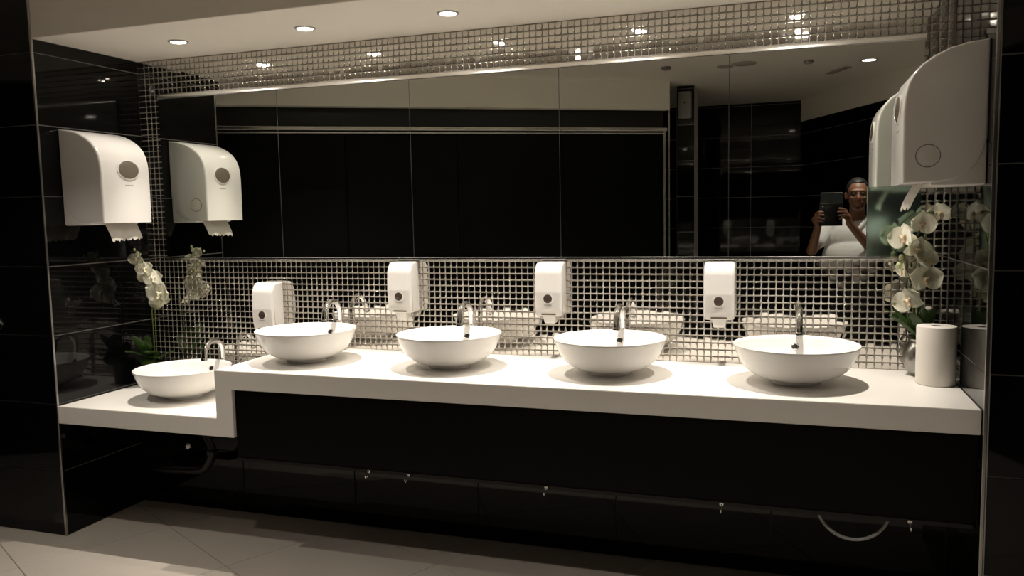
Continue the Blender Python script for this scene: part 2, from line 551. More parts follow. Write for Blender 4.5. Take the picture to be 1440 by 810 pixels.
# quarter-round metal cap and bottom channel
prof = [(-.0262, MZ1-.004), (-.0265, MZ1+.001), (-.0225, MZ1+.013), (-.018, MZ1+.0158), (-.0048, MZ1+.0165), (-.0048, MZ1-.004)]
bm = bmesh.new()
a = [bm.verts.new((MX0, y, z)) for y, z in prof]; b = [bm.verts.new((MX1+.004, y, z)) for y, z in prof]
bm.faces.new(a); bm.faces.new(b[::-1])
for i in range(len(prof)):
    bm.faces.new((a[i], a[(i+1) % 6], b[(i+1) % 6], b[i]))
obj('top_cap', bm, M['cap'], mir, smooth=50)
bm = box(MX0, MX1, -.026, -.0205, MZ0-.004, MZ0+.006, bev=.001)
add_box(bm, MX0, MX1, -.0204, -.0048, MZ0-.004, MZ0-.001)
obj('bottom_channel', bm, M['trim'], mir)

# green frosted sheet stuck in the mirror's lower right corner
gp = obj('glass_panel', box(3.322, 3.500, -.0265, -.0208, MZ0+.0075, 1.470, bev=.0008), M['green_glass'])
tag(gp, 'dark green frosted glass sheet in the lower right corner of the mirror', 'panel')

# ------------------------------------------------------------------ counter
poly = [(.002, ZL-CT), (XS+TW, ZL-CT), (XS+TW, ZC-CT), (W-.002, ZC-CT), (W-.002, ZC), (XS, ZC), (XS, ZL), (.002, ZL)]
bm = prism(poly, -D, -.0008, bev=0)
bmesh.ops.bevel(bm, geom=[e for e in bm.edges if not (e.verts[0].co.y > -.01 and e.verts[1].co.y > -.01)], offset=.0018, segments=2, affect='EDGES')
tag(obj('vanity_counter', bm, M['counter'], smooth=40), 'long cream stone vanity counter stepping down to a low section at the left', 'counter')

# apron panel under the counter with hooks along its lower edge
ap = obj('apron_panel', box(XS+TW+.001, W-.004, -.588, -.570, .418, ZC-CT-.001, bev=.002), M['black_panel'])
tag(ap, 'black apron panel hanging under the high part of the counter', 'panel')
obj('edge_strip', box(XS+TW+.001, W-.004, -.5915, -.5885, .418, .431), M['black_tile'], ap)
HOOKS = [(1.533, .425), (1.700, .425), (2.241, .425), (2.847, .424), (3.414, .424)]
for k, (x, z) in enumerate(HOOKS):
    pos = ['leftmost of the five on', 'second from the left on', 'middle one of five on', 'second from the right on', 'rightmost of the five on'][k]
    h = obj('bag_hook', lathe([(0, 0), (.0065, 0), (.0065, .003), (.0, .004)], 14, Matrix.Rotation(math.pi/2, 4, 'X')), M['chrome'], None, (x, -.5916, z), smooth=40)
    tag(h, 'tiny chrome hook, ' + pos + ' the black apron panel edge', 'hook', 'hooks under the counter')
    pts = [(0, -.003, 0), (0, -.012, -.004), (0, -.016, -.014), (0, -.024, -.022), (0, -.032, -.016), (0, -.033, -.008)]
    obj('prong', tube(smooth_path(pts, 5), .0020, 8), M['chrome'], h, smooth=60)
# hose loop
pts = [Vector((3.255 + .108*math.cos(a), -.545, .440 + .110*math.sin(a))) for a in [math.pi + math.pi*k/24 for k in range(25)]]
pts = [Vector((pts[0].x-.003, -.545, .56))] + pts + [Vector((pts[-1].x+.003, -.545, .56))]
hz = obj('water_hose', tube(pts, .0055, 10), M['hose'], smooth=60)
tag(hz, 'thin grey hose looping below the black apron panel at the right', 'hose')
for p in (pts[0], pts[-1]):
    obj('coupling', lathe([(.009, 0), (.009, .03), (.007, .034), (0, .034)], 12, Matrix.Translation(p - Vector((0, 0, .002)))), M['pipe'], hz, smooth=40)
# waste trap under the low basin
wt = empty('waste_trap', (.46, -.25, 0), 0, 'dull black waste pipe under the low basin, running to the left', 'pipe')
obj('tailpiece', tube(smooth_path([(.02, 0, ZL-CT-.003), (.03, 0, .42), (.068, 0, .335)], 8), .018, 16), M['pipe'], wt, smooth=60)
obj('elbow', tube(smooth_path([(.068, 0, .335), (.050, 0, .285), (.010, 0, .238), (-.05, 0, .226)], 6), .021, 16), M['pipe'], wt, smooth=60)
obj('waste_pipe', tube(smooth_path([(-.05, 0, .226), (-.16, 0, .222), (-.27, .01, .218), (-.29, .06, .218), (-.29, .116, .218)], 6), .019, 14), M['pipe'], wt, smooth=60)
obj('collar_nut', lathe([(.024, -.012), (.026, -.008), (.026, .008), (.024, .012)], 10, Matrix.Translation((.062, 0, .322)) @ Matrix.Rotation(R(25), 4, 'Y')), M['pipe'], wt)
obj('shutoff_valve', tube([(-.083, .116, .335), (-.083, .02, .335)], [.011]*2, 12), M['pipe'], wt, smooth=60)
obj('valve_handle', lathe([(0, 0), (.014, 0), (.016, .008), (.012, .014), (0, .015)], 14, Matrix.Translation((-.083, .02, .335)) @ Matrix.Rotation(R(90), 4, 'X')), M['chrome'], wt, smooth=40)

# corner of a tilted plate on the left pilaster, cut by the frame
bm = box(-.05, .05, -.006, 0, -.05, .05, bev=.0015)
dp = obj('wall_plate', bm, M['tablet'], None, (-.3415, -.6026, .952), (0, R(45), 0))
tag(dp, 'dark square plate set cornerwise on the left pilaster at the edge of view', 'plate')
obj('rim', box(-.046, .046, -.0075, -.0055, .040, .046), M['hose'], dp)

# ------------------------------------------------------------------ basins and taps
BR = .2145
outer = [(0, .006), (.074, .006), (.076, .0), (.083, .0), (.085, .010), (.098, .0145), (.126, .023), (.152, .036), (.173, .054), (.190, .078), (.202, .104), (.2105, .1290), (.2130, .1345), (BR-.0025, .1360)]
inner = [(.2085, .1348), (.2040, .126), (.196, .101), (.184, .078), (.167, .058), (.143, .043), (.112, .033), (.070, .0275), (.030, .025), (.021, .023), (.019, .017), (0, .017)]
def basin_mesh():
    return mesh_of(lathe(outer + inner, 72), 'wash_basin', M['ceramic'], 60)
bmesh_basin = basin_mesh()
drain_mesh = mesh_of(lathe([(.020, .0235), (.024, .0265), (.022, .0285), (.017, .0255), (.015, .0275), (0, .0295)], 24), 'drain', M['chrome'], 40)
# overflow: chrome ring with a dark hole on the inner back wall
om = Matrix.Translation((0, .1925, .0955)) @ Matrix.Rotation(R(62), 4, 'X')
ov_mesh = mesh_of(lathe([(.0135, -.004), (.0135, .0012), (.011, .0022), (.0095, .0006)], 24, om), 'overflow_ring', M['chrome'], 40)
oh_mesh = mesh_of(lathe([(.0097, .0008), (0, .0008)], 20, om), 'overflow_hole', M['dark'])

def tap_meshes():
    body = lathe([(0, 0), (.021, 0), (.0215, .004), (.0165, .008), (.0135, .014), (.0125, .10), (.0135, .104), (.0135, .112), (.0120, .116), (0, .116)], 24)
    arc = [(0, 0, .11), (0, 0, .165)]
    for k in range(1, 15):
        a = math.pi*k/15*.93
        arc.append((0, -.066 + .066*math.cos(a), .170 + .064*math.sin(a)))
    arc.append((0, -.1345, .158)); 
    sp = tube(arc, [.0118]*3 + [.0122]*(len(arc)-4) + [.0132], 14)
    tip = lathe([(.0130, 0), (.0142, -.002), (.0142, -.011), (.0100, -.012), (.0095, -.007), (0, -.007)], 20, Matrix.Translation((0, -.1352, .159)) @ Matrix.Rotation(R(-8), 4, 'X'))
    lev = tube(smooth_path([(.010, 0, .108), (.024, -.001, .112), (.042, -.003, .126)], 5), [.0055]*6 + [.0048]*4 + [.0040], 10)
    return (mesh_of(body, 'tap_body', M['chrome'], 35), mesh_of(sp, 'spout', M['chrome'], 60),
            mesh_of(tip, 'aerator', M['chrome'], 40), mesh_of(lev, 'lever', M['chrome'], 60))
tm = tap_meshes()
BAS = [(.425, -.297, ZL), (1.098, -.314, ZC), (1.757, -.304, ZC), (2.412, -.296, ZC), (3.077, -.314, ZC)]
TAPX = [.460, 1.114, 1.758, 2.417, 3.090]
bl = ['on the low section of the counter at the left', 'on the high counter just right of the step', 'in the middle of the row, third from the left',
      'second from the right, beside the third soap dispenser', 'nearest the paper roll at the right end']
tl = ['low counter basin at the far left', 'basin just right of the counter step', 'middle basin of the five', 'second basin from the right', 'rightmost basin']
for (x, y, z), tx, a, b in zip(BAS, TAPX, bl, tl):
    bs = obj('wash_basin', bmesh_basin, None, None, (x, y, z+.0006))
    tag(bs, 'round white ceramic vessel basin ' + a, 'basin', 'white basins along the counter')
    obj('drain', drain_mesh, None, bs)
    obj('overflow_ring', ov_mesh, None, bs); obj('overflow_hole', oh_mesh, None, bs)
    tp = empty('basin_tap', (tx, -.057, z+.0006), 0, 'chrome gooseneck tap behind the ' + b, 'tap', 'taps behind the basins')
    for nm, me_ in zip(('tap_body', 'spout', 'aerator', 'lever'), tm):
        obj(nm, me_, None, tp)

# ------------------------------------------------------------------ soap dispensers on the mosaic
def rounded(poly_pts, r, n=5):
    """round the corners of a polygon; r per corner."""
    out = []
    N = len(poly_pts)
    for i in range(N):
        p0, p1, p2 = (Vector(poly_pts[(i-1) % N]), Vector(poly_pts[i]), Vector(poly_pts[(i+1) % N]))
        rr = r[i]
        if rr <= 0: out.append(tuple(p1)); continue
        d0 = (p0-p1).normalized(); d1 = (p2-p1).normalized()
        ang = d0.angle(d1)
        L = min(rr/math.tan(ang/2), (p0-p1).length*.49, (p2-p1).length*.49)
        a = p1 + d0*L; b = p1 + d1*L
        for k in range(n+1):
            t = k/n
            out.append(tuple((1-t)**2*a + 2*t*(1-t)*p1 + t*t*b))
    return out
def soap_meshes():
    # side profile (u = outward from the wall, v = up), extruded across the width
    pr = rounded([(.012, 0), (.086, 0), (.094, .03), (.100, .10), (.094, .185), (.070, .223), (.012, .223)], [0, .006, .05, .08, .05, .035, .0], 6)
    bm = prism(pr, -.0575, .0575, bev=.011, seg=4)
    cover = mesh_of(bm, 'cover', M['plastic'], 38)
    bk = mesh_of(box(0, .012, -.053, .053, .004, .219, bev=.002), 'back_plate', M['plastic_matt'])
    lever = prism(rounded([(.030, -.030), (.074, -.033), (.086, .004), (.030, .004)], [  .004, .012, .003, 0], 4), -.028, .028, bev=.004, seg=2)
    for v in lever.verts:
        k = 1 - .22*max(0, min(1, (.004 - v.co.z)/.037)); v.co.y *= k
    lv = mesh_of(lever, 'push_lever', M['plastic'], 40)
    rec = mesh_of(box(.0862, .0905, -.031, .031, .0045, .0115, bev=.001), 'lever_slot', M['window_grey'])
    mtx = Matrix.Translation((.0955, 0, .074)) @ Matrix.Rotation(R(88), 4, 'Y')
    lens = mesh_of(lathe([(.0185, 0), (.0185, .004), (.016, .0052), (0, .0062)], 28, mtx), 'lens', M['button'], 50)
    ring = mesh_of(lathe([(.0225, -.001), (.0225, .0042), (.0188, .0046), (.0186, .002)], 28, mtx), 'lens_ring', M['plastic'], 40)
    pb = bmesh.new()
    for k in range(9):
        add_box(pb, .0978, .0986, -.0155+k*.0035, -.0133+k*.0035, .0462, .0490 if k % 3 else .0496)
    pt = mesh_of(pb, 'printed_line', M['print'])
    return [('cover', cover), ('back_plate', bk), ('push_lever', lv), ('lever_slot', rec), ('lens_ring', ring), ('lens', lens), ('printed_line', pt)]
sm = soap_meshes()
SOAP = [(.726, .876), (1.436, .973), (2.115, .973), (2.798, .973)]
sl = ['lowest of four, behind the basin at the step', 'left of the middle basin', 'between the middle basin and the next', 'left of the rightmost basin']
for (x, z), a in zip(SOAP, sl):
    s = empty('soap_dispenser', (x, -.0046, z), -math.pi/2, 'white soap dispenser with dark round lens, ' + a, 'soap dispenser', 'soap dispensers on the mosaic')
    for nm, me_ in sm:
        obj(nm, me_, None, s)

# ------------------------------------------------------------------ paper towel dispensers
def towel_meshes():
    top = [(.0, .415), (.060, .409), (.105, .397), (.145, .378), (.178, .355), (.202, .327), (.217, .296), (.2245, .262), (.2275, .215), (.2275, .10), (.226, .0)]
    low = [(.125, .0), (.085, .007), (.052, .024), (.026, .050), (.009, .085), (0, .13)]
    bm = prism(top + low, 0, .288, bev=.010, seg=3)
    cover = mesh_of(bm, 'cover', M['plastic'], 35)
    back = mesh_of(box(.0, .15, .003, .284, -.008, .12, bev=.008, seg=2), 'back_case', M['plastic_matt'], 40)
    # oval window on the front
    mw = Matrix.Translation((.2275, .158, .236)) @ Matrix.Rotation(R(87), 4, 'Y') @ Matrix.Scale(1.0, 4)
    def oval(pf, n=36):
        b = lathe(pf, n)
        for v in b.verts: v.co.x *= .86; v.co.y *= 1.27
        bmesh.ops.transform(b, matrix=mw, verts=b.verts)
        return b
    win = mesh_of(oval([(.047, -.004), (.047, .0010), (.044, .0022), (.03, .0040), (0, .005)]), 'window', M['window_grey'], 50)
    rim = mesh_of(oval([(.052, -.004), (.052, .0016), (.0475, .0030), (.0465, .001)]), 'window_rim', M['plastic'], 40)
    pb = bmesh.new()
    for k in range(10):
        add_box(pb, .2270, .2282, .136+k*.0048, .1392+k*.0048, .165, .1688 if k % 4 else .1698)
    pr = mesh_of(pb, 'printed_line', M['print'])
    # key lock on the left cheek (local +y side)
    ml = Matrix.Translation((.158, .288, .082)) @ Matrix.Rotation(R(-90), 4, 'X')
    lk = mesh_of(lathe([(.0325, -.002), (.0325, .0012), (.030, .0016), (.0295, -.001), (.027, .0004), (.024, .0012), (0, .0016)], 36, ml), 'lock', M['plastic_matt'], 30)
    ring = mesh_of(lathe([(.0345, -.001), (.0345, .0010), (.0325, .0012), (.0322, .0002)], 36, ml), 'lock_ring', M['seam'], 30)
    kb = box(-.004, .004, -.014, .014, .001, .0022, mtx=ml @ Matrix.Rotation(R(35), 4, 'Z'))
    key = mesh_of(kb, 'key_slot', M['plastic_matt'])
    # torn towel hanging from the mouth
    bm = bmesh.new()
    n = 22; rows = 6
    grid = []
    for j in range(rows+1):
        row = []
        t = j/rows
        for i in range(n+1):
            y = .062 + .192*i/n
            z = .004 - .076*t
            if j == rows: z -= .006*(i % 2) + .004*math.sin(i*1.7) + .006*(1-i/n)
            x = .165 + .030*math.sin(t*2.0)*.6 + .004*math.sin(i*.5) + .02*t*t
            row.append(bm.verts.new((x, y + .012*t*(1-2*i/n)*.3, z)))
        grid.append(row)
    for a, b in zip(grid, grid[1:]):
        for i in range(n):
            bm.faces.new((a[i], a[i+1], b[i+1], b[i]))
    ex = bmesh.ops.solidify(bm, geom=bm.faces[:], thickness=.0008)
    tw = mesh_of(bm, 'towel', M['paper'], 60)
    return [('cover', cover), ('back_case', back), ('window_rim', rim), ('window', win), ('printed_line', pr), ('lock_ring', ring), ('lock', lk), ('key_slot', key), ('towel', tw)]
twm = towel_meshes()
for (x, y, z, rz), l in zip([(.0005, -.501, 1.392, 0), (W-.0005, -.272, 1.465, math.pi)],
                            ['large white paper towel dispenser on the black left wall, torn towel hanging out', 'large white paper towel dispenser on the right wall above the orchid']):
    t = empty('towel_dispenser', (x, y, z), rz, l, 'towel dispenser', 'paper towel dispensers on the side walls')
    for nm, me_ in twm:
        obj(nm, me_, None, t)

# ------------------------------------------------------------------ paper roll
bm = lathe([(.018, 0), (.060, 0), (.0622, .002), (.0625, .004), (.0625, .197), (.0615, .1995), (.059, .2), (.018, .2)], 48, close=True)
pr = obj('paper_roll', bm, M['paper'], None, (3.531, -.232, ZC+.0006), smooth=40)
tag(pr, 'standing white paper towel roll on the right end of the counter', 'paper roll')
obj('core_tube', lathe([(.0178, .001), (.0178, .199), (.0165, .199), (.0165, .001)], 24, close=True), M['grey_box'], pr, smooth=40)

# ------------------------------------------------------------------ orchids
def petal_mesh(name, L, Wd, cup, m, base=.12, n=8, k=7, wave=.0):
    """petal along +x from the centre, facing +z."""
    bm = bmesh.new()
    rows = []
    for i in range(n+1):
        t = i/n
        w = Wd*.5*(math.sin(math.pi*min(1, (base + (1-base)*t)))**.62 if t < 1 else .12)
        row = []
        for j in range(k+1):
            s = 2*j/k - 1
            x = L*t*(1 - .08*s*s*t)
            z = cup*(t*t) - .25*cup*(1 - s*s)*t + .10*Wd*s*s*t*.5 + wave*math.sin(5*t+3*s)
            row.append(bm.verts.new((x, w*s, z)))
        rows.append(row)
    for a, b in zip(rows, rows[1:]):
        for j in range(k):
            bm.faces.new((a[j], a[j+1], b[j+1], b[j]))
    bmesh.ops.solidify(bm, geom=bm.faces[:], thickness=.0007)
    return mesh_of(bm, name, m, 60)
PETAL = petal_mesh('petal', .048, .066, .012, M['petal'], base=.16, wave=.0015)
SEPAL = petal_mesh('sepal', .046, .036, -.008, M['petal'], base=.14)
bm = bmesh.new()
for a in (0,):
    add_lathe(bm, [(0, .012), (.004, .011), (.006, .004), (.004, -.006), (0, -.008)], 10)
COLUMN = mesh_of(bm, 'flower', M['petal'], 60)
bm = bmesh.new()
for ang, L, w in ((R(-90), .021, .011), (R(25), .013, .010), (R(155), .013, .010)):
    t = bmesh.new()
    bmesh.ops.create_uvsphere(t, u_segments=10, v_segments=6, radius=1)
    for v in t.verts:
        v.co = Vector((v.co.x*L*.5 + L*.5, v.co.y*w*.5, v.co.z*.004 + .006 + .25*abs(v.co.x)*L))
    bmesh.ops.transform(t, matrix=Matrix.Rotation(ang, 4, 'Z'), verts=t.verts)
    merge(bm, t)
LIP = mesh_of(bm, 'lip', M['lip'], 60)
LIP2 = LIP.copy(); LIP2.materials[0] = M['lip_pale']
bm = bmesh.new(); bmesh.ops.create_uvsphere(bm, u_segments=10, v_segments=8, radius=.010)
for v in bm.verts: v.co.z *= 1.35
BUD = mesh_of(bm, 'bud', M['bud'], 60)

def flower(parent, p, face, up=(0, 0, 1), s=1., spin=0., lip=None):
    f = Vector(face).normalized(); u = Vector(up)
    x = u.cross(f).normalized(); y = f.cross(x)
    mtx = Matrix((x, y, f)).transposed().to_4x4() @ Matrix.Rotation(R(spin), 4, 'Z')
    mtx = Matrix.Translation(p) @ mtx @ Matrix.Scale(s, 4)
    o = bpy.data.objects.new('flower', COLUMN); o.matrix_world = mtx; link(o, parent)
    for a in (12, 168):
        q = bpy.data.objects.new('petal', PETAL); q.rotation_euler = (R(random.uniform(-9, 9)), R(random.uniform(-12, 4)), R(a)); q.location = (0, 0, .002); link(q, o)
    for a in (90, 212, 328):
        q = bpy.data.objects.new('sepal', SEPAL); q.rotation_euler = (0, R(random.uniform(-6, 10)), R(a)); link(q, o)
    q = bpy.data.objects.new('lip', lip or LIP); link(q, o)
    return o

def leaf_mesh(L, Wd, droop, lift):
    bm = bmesh.new()
    rows = []
    n, k = 10, 4
    for i in range(n+1):
        t = i/n
        w = Wd*.5*(math.sin(math.pi*(.10 + .88*t))**.6) if t < 1 else .001
        row = []
        for j in range(k+1):
            s = 2*j/k - 1
            row.append(bm.verts.new((L*t, w*s, lift*t - droop*t*t + .12*Wd*abs(s))))
        rows.append(row)
    for a, b in zip(rows, rows[1:]):
        for j in range(k): bm.faces.new((a[j], a[j+1], b[j+1], b[j]))
    bmesh.ops.solidify(bm, geom=bm.faces[:], thickness=.0018)
    return mesh_of(bm, 'leaf', M['leaf'], 60)

# right orchid in a metal vase behind the paper roll
o1 = empty('potted_orchid', (3.497, -.088, ZC+.0006), 0, 'cream orchid in a round metal vase behind the paper roll', 'orchid', 'orchids at the ends of the counter')
obj('vase', lathe([(0, 0), (.026, 0), (.030, .004), (.046, .030), (.0545, .062), (.050, .094), (.034, .116), (.027, .124), (.030, .132), (.027, .132), (.024, .122), (0, .12)], 36), M['vase'], o1, smooth=50)
def L(p): return (p[0]-3.497, p[1]+.088, p[2]-ZC)
stem_pts = [L(p) for p in [(3.497, -.088, .905), (3.490, -.092, 1.02), (3.486, -.105, 1.16), (3.500, -.112, 1.27), (3.525, -.120, 1.35), (3.520, -.14, 1.375), (3.478, -.15, 1.355), (3.440, -.155, 1.30), (3.440, -.155, 1.20), (3.462, -.15, 1.10)]]
obj('stem', tube(smooth_path(stem_pts, 6), [.0034]*30 + [.0022]*25, 8), M['stem'], o1, smooth=60)
obj('support_stick', tube([L((3.478, -.085, .91)), L((3.474, -.095, 1.18))], .0024, 8), M['stem'], o1, smooth=60)
for ang, Ln, wd, dr, lf in ((-115, .075, .06, .01, .11), (150, .09, .05, .02, .12), (200, .11, .055, .03, .12), (-55, .07, .055, .01, .13), (95, .05, .04, .01, .10), (-85, .07, .05, .0, .12)):
    obj('leaf', leaf_mesh(Ln, wd, dr, lf), None, o1, (0, 0, .125), (0, 0, R(ang)))
FR = [((3.545, -.130, 1.368), (-.25, -1, .05), .92, 10), ((3.485, -.160, 1.334), (.25, -1, -.12), 1.05, -8), ((3.430, -.175, 1.288), (-.75, -.8, .1), 1.18, 15),
      ((3.472, -.175, 1.247), (.35, -1, -.05), 1.05, -20), ((3.502, -.160, 1.205), (.35, -.6, .55), 1.05, 30), ((3.502, -.165, 1.140), (.05, -1, .35), 1.22, 5),
      ((3.450, -.165, 1.065), (-.55, -.9, .1), 1.12, 25), ((3.435, -.140, 1.170), (-1, -.15, -.1), .85, 0)]
for p, f, s, sp in FR:
    flower(o1, L(p), f, s=s, spin=sp)
for p in [(3.428, -.14, 1.215), (3.42, -.15, 1.19)]:
    obj('bud', BUD, None, o1, L(p))

# left orchid behind the low basin
BX, BY = .098, -.115
o2 = empty('potted_orchid', (BX, BY, ZL+.0006), 0, 'cream orchid in a dark pot in the left corner behind the low basin', 'orchid', 'orchids at the ends of the counter')
obj('pot', lathe([(0, 0), (.040, 0), (.043, .004), (.054, .10), (.057, .104), (.057, .116), (.052, .116), (.050, .10), (0, .10)], 32), M['pot'], o2, smooth=40)
obj('moss', lathe([(.0515, .102), (.03, .109), (0, .112)], 20), M['moss'], o2, smooth=60)
def L2(p): return (p[0]-BX, p[1]-BY, p[2]-ZL)
sp2 = [L2(p) for p in [(.098, -.112, .695), (.092, -.104, .86), (.088, -.100, .98), (.100, -.085, 1.06), (.115, -.085, 1.085), (.135, -.10, 1.08), (.135, -.14, 1.12), (.130, -.18, 1.18), (.128, -.205, 1.235)]]
obj('stem', tube(smooth_path(sp2, 6), .0030, 8), M['stem'], o2, smooth=60)
obj('support_stick', tube([L2((.108, -.11, .70)), L2((.106, -.100, .985))], .0024, 8), M['stem'], o2, smooth=60)
for ang, Ln, wd, dr, lf in ((-70, .100, .085, .05, .115), (-35, .105, .085, .055, .085), (-112, .14, .06, .05, .12), (-150, .08, .055, .02, .12), (20, .10, .055, .04, .09), (-90, .13, .075, .02, .165)):
    obj('leaf', leaf_mesh(Ln, wd, dr, lf), None, o2, (0, 0, .112), (0, 0, R(ang)))
for z, ang, tilt in ((.150, -28, 62), (.215, -32, 70)):
    lo = obj('leaf', leaf_mesh(.105 if z < .2 else .08, .085, .03, .0), None, o2, (-.035, -.03, z), (R(tilt), R(8), R(ang)))
FL = [((.128, -.225, 1.222), (.1, -1, .35), .80, 20), ((.118, -.200, 1.190), (-.5, -1, .1), .80, -20), ((.146, -.195, 1.170), (.5, -.9, .2), .90, 10), ((.126, -.172, 1.140), (-.3, -1, .1), .92, 40),
      ((.156, -.155, 1.122), (.6, -.8, .15), 1.0, 0), ((.138, -.135, 1.078), (-.5, -1, .15), 1.0, 15), ((.176, -.140, 1.045), (.25, -1, .15), 1.32, -12), ((.150, -.112, 1.012), (.1, -.9, -.4), 1.15, 30)]
for p, f, s, sp in FL:
    flower(o2, L2(p), f, s=s, spin=sp, lip=LIP2)
for p in [(.122, -.21, 1.25), (.112, -.215, 1.262), (.150, -.235, 1.245), (.16, -.25, 1.235)]:
    o = obj('bud', BUD, None, o2, L2(p)); o.scale = (.55, .55, .6)

# ------------------------------------------------------------------ the man photographed in the mirror
def caps(bm, a, b, ra, rb, n=14):
    """tapered capsule"""
    a, b = Vector(a), Vector(b)
    d = b - a
    Ln = max(d.length, 1e-5)
    pr = []
    for k in range(6):
        t = math.pi/2*k/5
        pr.append((ra*math.sin(t), -ra*math.cos(t)))
    for k in range(6):
        t = math.pi/2*k/5
        pr.append((rb*math.cos(t), Ln + rb*math.sin(t)))
    pr[0] = (0, -ra); pr[-1] = (0, Ln+rb)
    q = d.to_track_quat('Z', 'Y').to_matrix().to_4x4() if d.length > 1e-5 else Matrix()
    add_lathe(bm, pr, n, Matrix.Translation(a) @ q)
def ell(bm, c, r, rot=(0, 0, 0)):
    t = bmesh.new()
    bmesh.ops.create_uvsphere(t, u_segments=24, v_segments=16, radius=1)
    bmesh.ops.transform(t, matrix=Matrix.Translation(c) @ Euler([R(x) for x in rot]).to_matrix().to_4x4() @ Matrix.Diagonal((*r, 1)), verts=t.verts)
    merge(bm, t)
def remesh(o, vox, sm=3):
    md = o.modifiers.new('remesh', 'REMESH'); md.mode = 'VOXEL'; md.voxel_size = vox; md.use_smooth_shade = True
    s = o.modifiers.new('smooth', 'SMOOTH'); s.iterations = sm; s.factor = .5

HX, HY, HZ = 3.563, -3.620, 1.485          # head centre
man = empty('person', (3.56, -3.66, 0), 0, 'man in a white short-sleeved shirt and glasses taking a photo, seen in the mirror', 'person')
PX, PY = 3.56, -3.66
def Q(p): return (p[0]-PX, p[1]-PY, p[2])
neck, chest, pel = (3.563, -3.655, 1.36), (3.520, -3.690, 1.15), (3.530, -3.69, .86)
shL, elL, wrL = (3.345, -3.67, 1.235), (3.232, -3.52, 1.060), (3.272, -3.400, 1.258)
shR, elR, wrR = (3.735, -3.69, 1.240), (3.640, -3.50, 1.095), (3.492, -3.395, 1.272)
bm = bmesh.new()
# head with a face
ell(bm, Q((HX, HY-.012, HZ+.030)), (.080, .098, .095))
ell(bm, Q((HX, HY+.022, HZ-.035)), (.064, .066, .085))
ell(bm, Q((HX-.002, HY+.045, HZ-.092)), (.040, .035, .026))            # chin
ell(bm, Q((HX-.036, HY+.055, HZ-.022)), (.026, .025, .022)); ell(bm, Q((HX+.034, HY+.055, HZ-.022)), (.026, .025, .022))   # cheeks
caps(bm, Q((HX-.001, HY+.084, HZ+.020)), Q((HX-.002, HY+.100, HZ-.022)), .008, .014)       # nose
ell(bm, Q((HX-.012, HY+.090, HZ-.026)), (.010, .010, .008)); ell(bm, Q((HX+.010, HY+.090, HZ-.026)), (.010, .010, .008))
ell(bm, Q((HX, HY+.078, HZ+.034)), (.055, .014, .010))                   # brow
ell(bm, Q((HX-.001, HY+.078, HZ-.054)), (.024, .014, .006)); ell(bm, Q((HX-.001, HY+.076, HZ-.066)), (.021, .014, .007))  # lips
for sx in (-1, 1):
    ell(bm, Q((HX + sx*.084, HY-.010, HZ-.002)), (.010, .020, .032), (0, 0, sx*-18))    # ears
caps(bm, Q((HX, HY-.02, HZ-.06)), Q(neck), .054, .056); caps(bm, Q(neck), Q((3.556, -3.675, 1.27)), .056, .075)
# trunk
ell(bm, Q(chest), (.185, .105, .150)); ell(bm, Q((3.525, -3.672, 1.00)), (.19, .135, .155)); ell(bm, Q(pel), (.175, .115, .110))
for sh, el, wr in ((shL, elL, wrL), (shR, elR, wrR)):
    caps(bm, Q((3.555, -3.685, 1.25)), Q(sh), .058, .056)
    caps(bm, Q(sh), Q(el), .054, .041); caps(bm, Q(el), Q(wr), .040, .026)
# legs and feet
for sx in (-1, 1):
    hip = (3.552 + sx*.082, -3.68, .82); kn = (3.552 + sx*.095, -3.665, .46); an = (3.552 + sx*.10, -3.69, .085)
    caps(bm, Q(hip), Q(kn), .082, .055); caps(bm, Q(kn), Q((an[0], an[1]-.012, .30)), .053, .052); caps(bm, Q((an[0], an[1]-.012, .30)), Q(an), .052, .036)
    caps(bm, Q((an[0], an[1]-.02, .042)), Q((an[0]+sx*.02, an[1]+.14, .036)), .036, .030)
# hands: palm, four fingers on the front of the tablet, thumb behind it
def hand(wr, palm, dirx, kn_y, rows, thumb):
    caps(bm, Q(wr), Q(palm), .026, .024)
    for (k, m1, tip, r) in rows:
        caps(bm, Q(palm), Q(k), .016, .0105, 10); caps(bm, Q(k), Q(m1), r*1.08, r, 10); caps(bm, Q(m1), Q(tip), r, r*.85, 10)
    caps(bm, Q(palm), Q(thumb[0]), .015, .0105, 10); caps(bm, Q(thumb[0]), Q(thumb[1]), .0105, .0092, 10)
fy = -3.330
rowsR = [((3.463, -3.348, 1.372), (3.444, fy, 1.383), (3.412, fy+.001, 1.386), .0085),
         ((3.468, -3.346, 1.350), (3.446, fy, 1.360), (3.405, fy+.001, 1.360), .0088),
         ((3.470, -3.346, 1.328), (3.446, fy, 1.336), (3.410, fy+.001, 1.334), .0085),
         ((3.468, -3.348, 1.307), (3.446, fy, 1.313), (3.418, fy+.001, 1.309), .0075)]
hand(wrR, (3.480, -3.378, 1.322), -1, fy, rowsR, ((3.466, -3.384, 1.345), (3.428, -3.374, 1.372)))
rowsL = [((3.255, -3.348, 1.352), (3.272, fy, 1.362), (3.302, fy+.001, 1.362), .0085),
         ((3.251, -3.346, 1.331), (3.272, fy, 1.339), (3.310, fy+.001, 1.337), .0088),
         ((3.250, -3.346, 1.310), (3.271, fy, 1.316), (3.308, fy+.001, 1.312), .0085),
         ((3.252, -3.348, 1.290), (3.270, fy, 1.294), (3.298, fy+.001, 1.288), .0075)]
hand(wrL, (3.246, -3.378, 1.305), 1, fy, rowsL, ((3.258, -3.384, 1.325), (3.290, -3.374, 1.352)))
body = obj('body', bm, M['skin'], man); remesh(body, .0055, 3)
